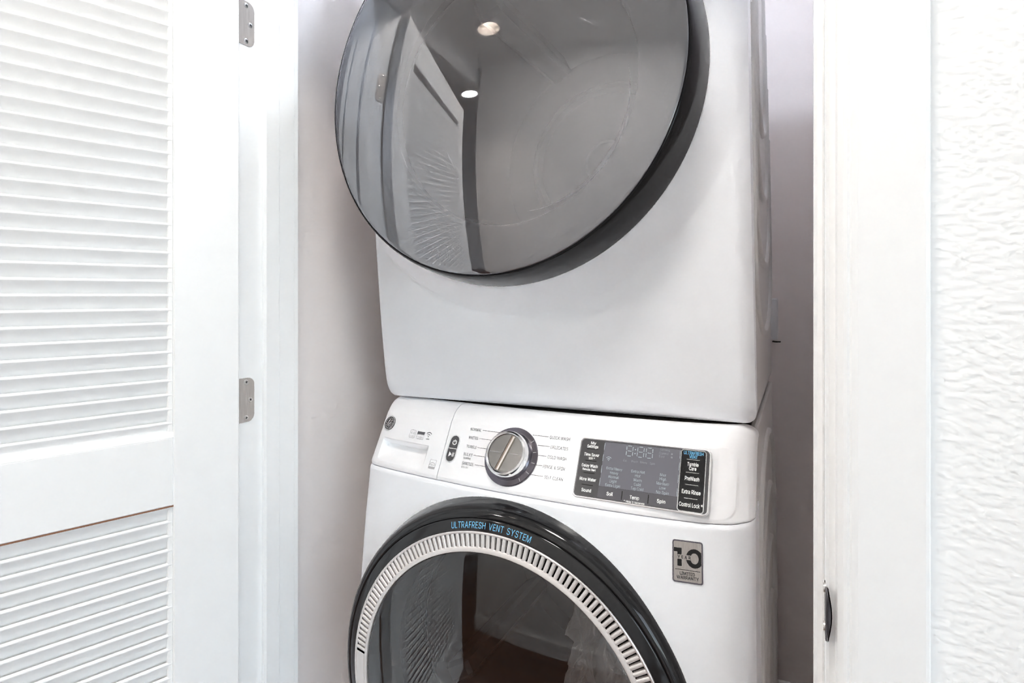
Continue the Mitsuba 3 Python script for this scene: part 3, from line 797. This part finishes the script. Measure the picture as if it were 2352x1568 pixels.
# warranty sticker on the lower front
def front_frame(x, z, yfun):
    e = 2e-3
    o_ = np.array([x, float(yfun(np.array(x), np.array(z))), z])
    a = np.array([2 * e, float(yfun(np.array(x + e), np.array(z)) - yfun(np.array(x - e), np.array(z))), 0])
    b = np.array([0, float(yfun(np.array(x), np.array(z + e)) - yfun(np.array(x), np.array(z - e))), 2 * e])
    a /= np.linalg.norm(a)
    n_ = np.cross(a, b)
    n_ /= np.linalg.norm(n_)
    if n_[1] > 0:
        n_ = -n_
    return o_, a, np.cross(n_, a), n_


STX, STZ = 0.6262, 0.8530
so, sa, sb, sn = front_frame(STX, STZ, washer_front)


def on_st(m, off):
    return frame(m, so + sn * off, sa, sb, sn)


stw, sth = 0.0410, 0.0560
stk = mobj('warranty_sticker', on_st(extrude(rrect(stw, sth, 0.0035), 0.0010), 0.0004), M_PLATE, wm, smooth=False, label='silver sticker reading 10 YEAR LIMITED WARRANTY')
mobj('border', on_st(extrude(rrect(stw, sth, 0.0035).difference(rrect(stw - 0.0034, sth - 0.0034, 0.0022)), 0.0014), 0.0004), M_GUNMETAL, stk, smooth=False)
one = unary_union([sbox(-0.0136, -0.0065, -0.0079, 0.0175), sbox(-0.0184, 0.0122, -0.0079, 0.0175)])
zero = Point(0.0088, 0.0050).buffer(0.0126, quad_segs=24)
zero = affinity.scale(Point(0, 0).buffer(1, quad_segs=24), 0.0114, 0.0126).difference(affinity.scale(Point(0, 0).buffer(1, quad_segs=24), 0.0054, 0.0072))
zero = affinity.translate(zero, 0.0094, 0.0052).intersection(sbox(-0.0184, -0.0254, 0.0184, 0.0254))
ten = unary_union([one, zero]).difference(sbox(-0.0140, 0.0026, 0.0052, 0.0088))
mobj('lettering', on_st(extrude(ten, 0.0003), 0.0014), M_DARK, stk, smooth=False)
for txt, h, u, v, w_ in (('Y E A R', .0040, -.0046, .0056, .0178), ('LIMITED', .0040, -.0004, -.0158, .0205), ('WARRANTY', .0042, 0.0, -.0212, .0295)):
    mobj('lettering', on_st(place_text(txt, h, 0.0003, [u, v, 0], [1, 0, 0], [0, 1, 0], [0, 0, 1], width=w_, bold=True), 0.0014), M_DARK, stk, smooth=False)
mobj('rule', on_st(extrude(sbox(-0.0168, -0.0114, 0.0168, -0.0108), 0.0003), 0.0014), M_DARK, stk, smooth=False)


# washer door
def at_w(m):
    m = m.copy()
    m.apply_translation([WDX, 0, WDZ])
    return m


wd = mobj('door', at_w(lathe([(0.3245, 0.880), (0.3235, 0.836), (0.3215, 0.826), (0.3190, 0.8095), (0.3167, 0.8010), (0.3130, 0.7940), (0.3080, 0.7895), (0.3030, 0.7880), (0.3008, 0.7886), (0.3000, 0.7915)], 320)), M_BLACK, wm, label='round black glass door')
mobj('chrome_edge', at_w(lathe([(0.3262, 0.840), (0.3262, 0.835), (0.3250, 0.8335), (0.3238, 0.835)], 320)), M_CHROME, wd)
mobj('label_ring', at_w(lathe([(0.3002, 0.7925), (0.2996, 0.7880), (0.2982, 0.7862), (0.2840, 0.7800), (0.2828, 0.7802), (0.2822, 0.7835)], 320)), M_BLACK, wd)
mobj('vent_rim', [at_w(lathe([(0.2824, 0.7835), (0.2823, 0.7792), (0.2810, 0.7780), (0.2790, 0.7782), (0.2782, 0.7800)], 320)),
                  at_w(lathe([(0.2590, 0.7785), (0.2580, 0.7760), (0.2540, 0.7742), (0.2516, 0.7745), (0.2510, 0.7775)], 320)),
                  at_w(lathe([(0.2786, 0.7800), (0.2776, 0.7789), (0.2596, 0.7767), (0.2586, 0.7778)], 320, 174.2, 363.8))], M_SATIN, wd, label='satin silver vent ring', smooth=40)
mobj('vent_channel', at_w(lathe([(0.2790, 0.7880), (0.2580, 0.7880)], 200)), M_DARK, wd, smooth=False)
fin = Polygon([(0.2588, -0.0030), (0.2588, 0.0030), (0.2782, 0.0033), (0.2782, -0.0033)])
fsec = Polygon([(-0.0031, 0.0070), (-0.0031, 0.0014), (-0.0022, 0.0003), (-0.0008, -0.0002), (0.0008, -0.0002), (0.0022, 0.0003), (0.0031, 0.0014), (0.0031, 0.0070)])
finm = extrude(fsec, 0.0200)                                      # x across, y depth, z along
finm = frame(finm, [0.2586, 0.7768, 0.0], [0, 0, 1], [0, 1, 0], [-1, 0, 0]) if False else frame(finm, [0.2584, 0.7768, 0], [0, 0, 1], [0, 1, 0], [1, 0, 0])
finm.vertices[:, 1] += (finm.vertices[:, 0] - 0.2584) * 0.11
for i in range(85):
    a = 5.0 + 2.0 * i
    f_ = finm.copy()
    c_, s_ = math.cos(math.radians(a)), math.sin(math.radians(a))
    v = np.array(finm.vertices)
    f_.vertices = np.stack([v[:, 0] * c_ - v[:, 2] * s_, v[:, 1], v[:, 0] * s_ + v[:, 2] * c_], 1)
    mobj('vent_fin', at_w(f_), M_SATIN, wd, smooth=40)
# lettering round the ring
ring_txt = 'ULTRAFRESH VENT SYSTEM'
adv = {' ': 0.62, 'I': 0.30}
cw = []
for ch in ring_txt:
    if ch == ' ':
        cw.append(0.0062)
        continue
    b_ = meshkit.text_mesh(ch, 0.0098, 0.0003).bounds
    cw.append(b_[1][0] - b_[0][0] + 0.0016)
tot = sum(cw)
ang0, ang1 = 104.9, 76.2
run = 0.0
for ch, w_ in zip(ring_txt, cw):
    mid = ang0 + (ang1 - ang0) * (run + w_ / 2) / tot
    run += w_
    if ch == ' ':
        continue
    a = math.radians(mid)
    rad_, tan_ = np.array([math.cos(a), 0, math.sin(a)]), np.array([math.sin(a), 0, -math.cos(a)])
    scl = (math.radians(ang0 - ang1) * 0.2912) / tot
    g = meshkit.text_mesh(ch, 0.0098, 0.0003)
    g.vertices[:, 0] = (g.vertices[:, 0] - g.bounds[:, 0].mean()) * scl * 0.97
    g.vertices[:, 1] -= 0.0049
    sl_ = math.atan2(0.0062, 0.0142)
    up_ = rad_ * math.cos(sl_) + np.array([0, 1, 0]) * math.sin(sl_)
    nn = np.cross(tan_, up_)
    if nn[1] > 0:
        nn = -nn
    mobj('lettering', frame(g, np.array([WDX, 0, WDZ]) + rad_ * 0.2911 + np.array([0, 0.7831, 0]) + nn * 0.0002, tan_, up_, nn), M_BLUE_PRINT, wd, smooth=False)
WB_ = 0.018
gl = [(0.2512, 0.7785), (0.2500, 0.7758)] + [(r, 0.7752 - WB_ * (1 - (r / 0.2485) ** 2)) for r in np.linspace(0.2485, 0, 40)]
mobj('glass', at_w(lathe(gl, 200)), M_DKGLASS, wd, smooth=True, label='dark domed door glass')
mobj('glass_seal', at_w(lathe([(0.2518, 0.7790), (0.2500, 0.7795), (0.2470, 0.800), (0.2440, 0.86)], 200)), M_GASKET, wd)
mobj('glass_bowl', at_w(lathe([(0.236, 0.815), (0.228, 0.835), (0.218, 0.870)] + [(0.212 * math.cos(q), 0.885 + 0.075 * math.sin(q)) for q in np.linspace(0, math.pi / 2, 30)], 160)), M_CLEAR, wd, smooth=True)
mobj('gasket', at_w(lathe([(0.300, 0.86), (0.262, 0.875), (0.245, 0.90), (0.240, 0.93), (0.246, 0.95), (0.262, 0.96)], 160)), M_GASKET, wm, smooth=60)
drum = mobj('drum', at_w(lathe([(0.258, 0.955), (0.262, 0.965), (0.262, 1.40), (0.24, 1.425), (0.0, 1.43)], 160)), M_DRUM, wm, smooth=40)
for a in (60, 180, 300):
    bf_ = box(-0.02, 0.02, 0.99, 1.39, -0.26, -0.20, 0.008)
    A = trimesh.transformations.rotation_matrix(math.radians(a), [0, 1, 0])
    bf_.apply_transform(A)
    mobj('baffle', at_w(bf_), M_GASKET, drum)

# crumpled plastic film bag lying inside the washer drum
rng = np.random.default_rng(5)
nu_, nv_ = 70, 50
U, V = np.meshgrid(np.linspace(-1, 1, nu_), np.linspace(-1, 1, nv_), indexing='ij')
P = np.stack([U * 2.2 + 3, V * 2.2, U * 0 + 1.7], -1)
crum = meshkit.fbm(P * 1.6, 4, seed=4) - 0.5
bag = np.stack([0.105 * U + 0.05 * (meshkit.fbm(P * 1.2, 3, seed=9) - 0.5), 0.05 * V + 0.12 * crum, 0.13 * V + 0.10 * (meshkit.fbm(P * 1.5, 4, seed=7) - 0.5)], -1).reshape(-1, 3)
bagm = trimesh.Trimesh(bag, grid_faces(nu_, nv_), process=False)
bagm.apply_translation([0.450, 1.06, 0.485])
bk = obj('plastic_bag', lean(bagm), M_FILM, smooth=25)
tag(bk, 'crumpled glossy plastic film bag seen through the washer door glass', 'plastic bag')

# ------------------------------------------------------------------ dryer
dm = thing('clothes_dryer', 'white clothes dryer with large smoked round door, stacked on top of the washer', 'clothes dryer')
DDX, DDZ, DTL = 0.3254, 1.5835, 0.053
edge_d = PchipInterpolator([1.028, 1.034, 1.042, 1.054, 1.1276, 1.2354, 1.40, 1.55, 1.717, 1.85, 2.0], [0.950, 0.9405, 0.9345, 0.9290, 0.9180, 0.9080, 0.8975, 0.895, 0.902, 0.920, 0.94])
kbow = PchipInterpolator([1.02, 1.06, 1.2, 1.4, 1.6, 1.85, 2.0], [0.0, 0.05, 0.35, 0.70, 0.75, 0.4, 0.2])


def dryer_front(X, Z):
    d = np.minimum(X, W - X)
    edge = 0.016 * np.clip(1 - d / 0.024, 0, 1) ** 2.2 - 0.004
    bow = -0.044 * (1 - ((X - 0.3555) / 0.3555) ** 2) * kbow(Z)
    Y = edge_d(Z) + edge + bow
    r = np.hypot(X - DDX, (Z - DDZ))
    t = np.clip((0.3375 + 0.050 - r) / 0.050, 0, 1)
    yb = 0.866 + (Z - DDZ) * DTL
    return Y - t ** 1.5 * np.maximum(Y - yb, 0)


mobj('front_panel', front_mesh(dryer_front, 1.028, 2.0, (DDX, DDZ, 0.315), rc=0.016), M_ENAMEL, dm, smooth=35)
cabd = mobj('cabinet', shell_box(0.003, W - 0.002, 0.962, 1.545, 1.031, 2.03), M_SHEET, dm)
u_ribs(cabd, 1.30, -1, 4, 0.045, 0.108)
mobj('base', box(0.030, W - 0.012, 1.006, 1.53, 1.0130, 1.0305), M_DARK, dm, smooth=False, label='black base strip between the machines')


def at_d(m):
    m = m.copy()
    m.vertices[:, 1] += m.vertices[:, 2] * DTL          # the door leans back with the front
    m.apply_translation([DDX, 0, DDZ])
    return m


dd = mobj('door', at_d(lathe([(0.3372, 0.890), (0.3366, 0.866), (0.3356, 0.856), (0.3335, 0.842), (0.3305, 0.824), (0.3270, 0.808), (0.3240, 0.7985), (0.3215, 0.7945), (0.3200, 0.7938), (0.3190, 0.7960)], 320)), mat('rim_black', base_color=(0.008, 0.008, 0.009), roughness=0.12, specular=0.14), dm, label='large round door with black rim')
DB = 0.0347
gl = [(0.3194, 0.7965), (0.3188, 0.7938)] + [(r, 0.7925 - DB * (1 - (r / 0.3175) ** 2)) for r in np.linspace(0.3175, 0, 60)]
mobj('glass', at_d(lathe(gl, 256)), M_SMOKED, dd, smooth=True, label='smoked grey domed glass')
mobj('inner_ring', at_d(lathe([(0.3188, 0.797), (0.316, 0.803), (0.300, 0.835), (0.275, 0.855), (0.240, 0.862), (0.232, 0.866), (0.230, 0.880)], 256)), mat('door_inner_grey', base_color=(0.09, 0.09, 0.095), roughness=0.3, specular=0.5), dd, smooth=40)
mobj('glass_bowl', at_d(lathe([(0.238, 0.860), (0.232, 0.858), (0.226, 0.864), (0.212, 0.900), (0.200, 0.935)] + [(0.020 * math.cos(q) + 0.178, 0.945 + 0.020 * math.sin(q)) for q in np.linspace(0.2, math.pi / 2, 8)] + [(r, 0.965 + 0.010 * (1 - (r / 0.178) ** 2)) for r in np.linspace(0.17, 0, 20)], 200)), M_CLEAR, dd, smooth=True)
dr_ = mobj('drum', at_d(lathe([(0.252, 0.885), (0.262, 0.90), (0.300, 0.955), (0.305, 0.97), (0.305, 1.42), (0.29, 1.45), (0.26, 1.455), (0.215, 1.450), (0.205, 1.437), (0.195, 1.437), (0.185, 1.450), (0.06, 1.452), (0.05, 1.440), (0, 1.438)], 160)), M_DRYDRUM, dm, smooth=30)
for a in (35, 155, 275):
    v_ = box(-0.03, 0.03, 1.0, 1.40, -0.305, -0.245, 0.01)
    v_.apply_transform(trimesh.transformations.rotation_matrix(math.radians(a), [0, 1, 0]))
    mobj('baffle', at_d(v_), M_DRYDRUM, dr_)
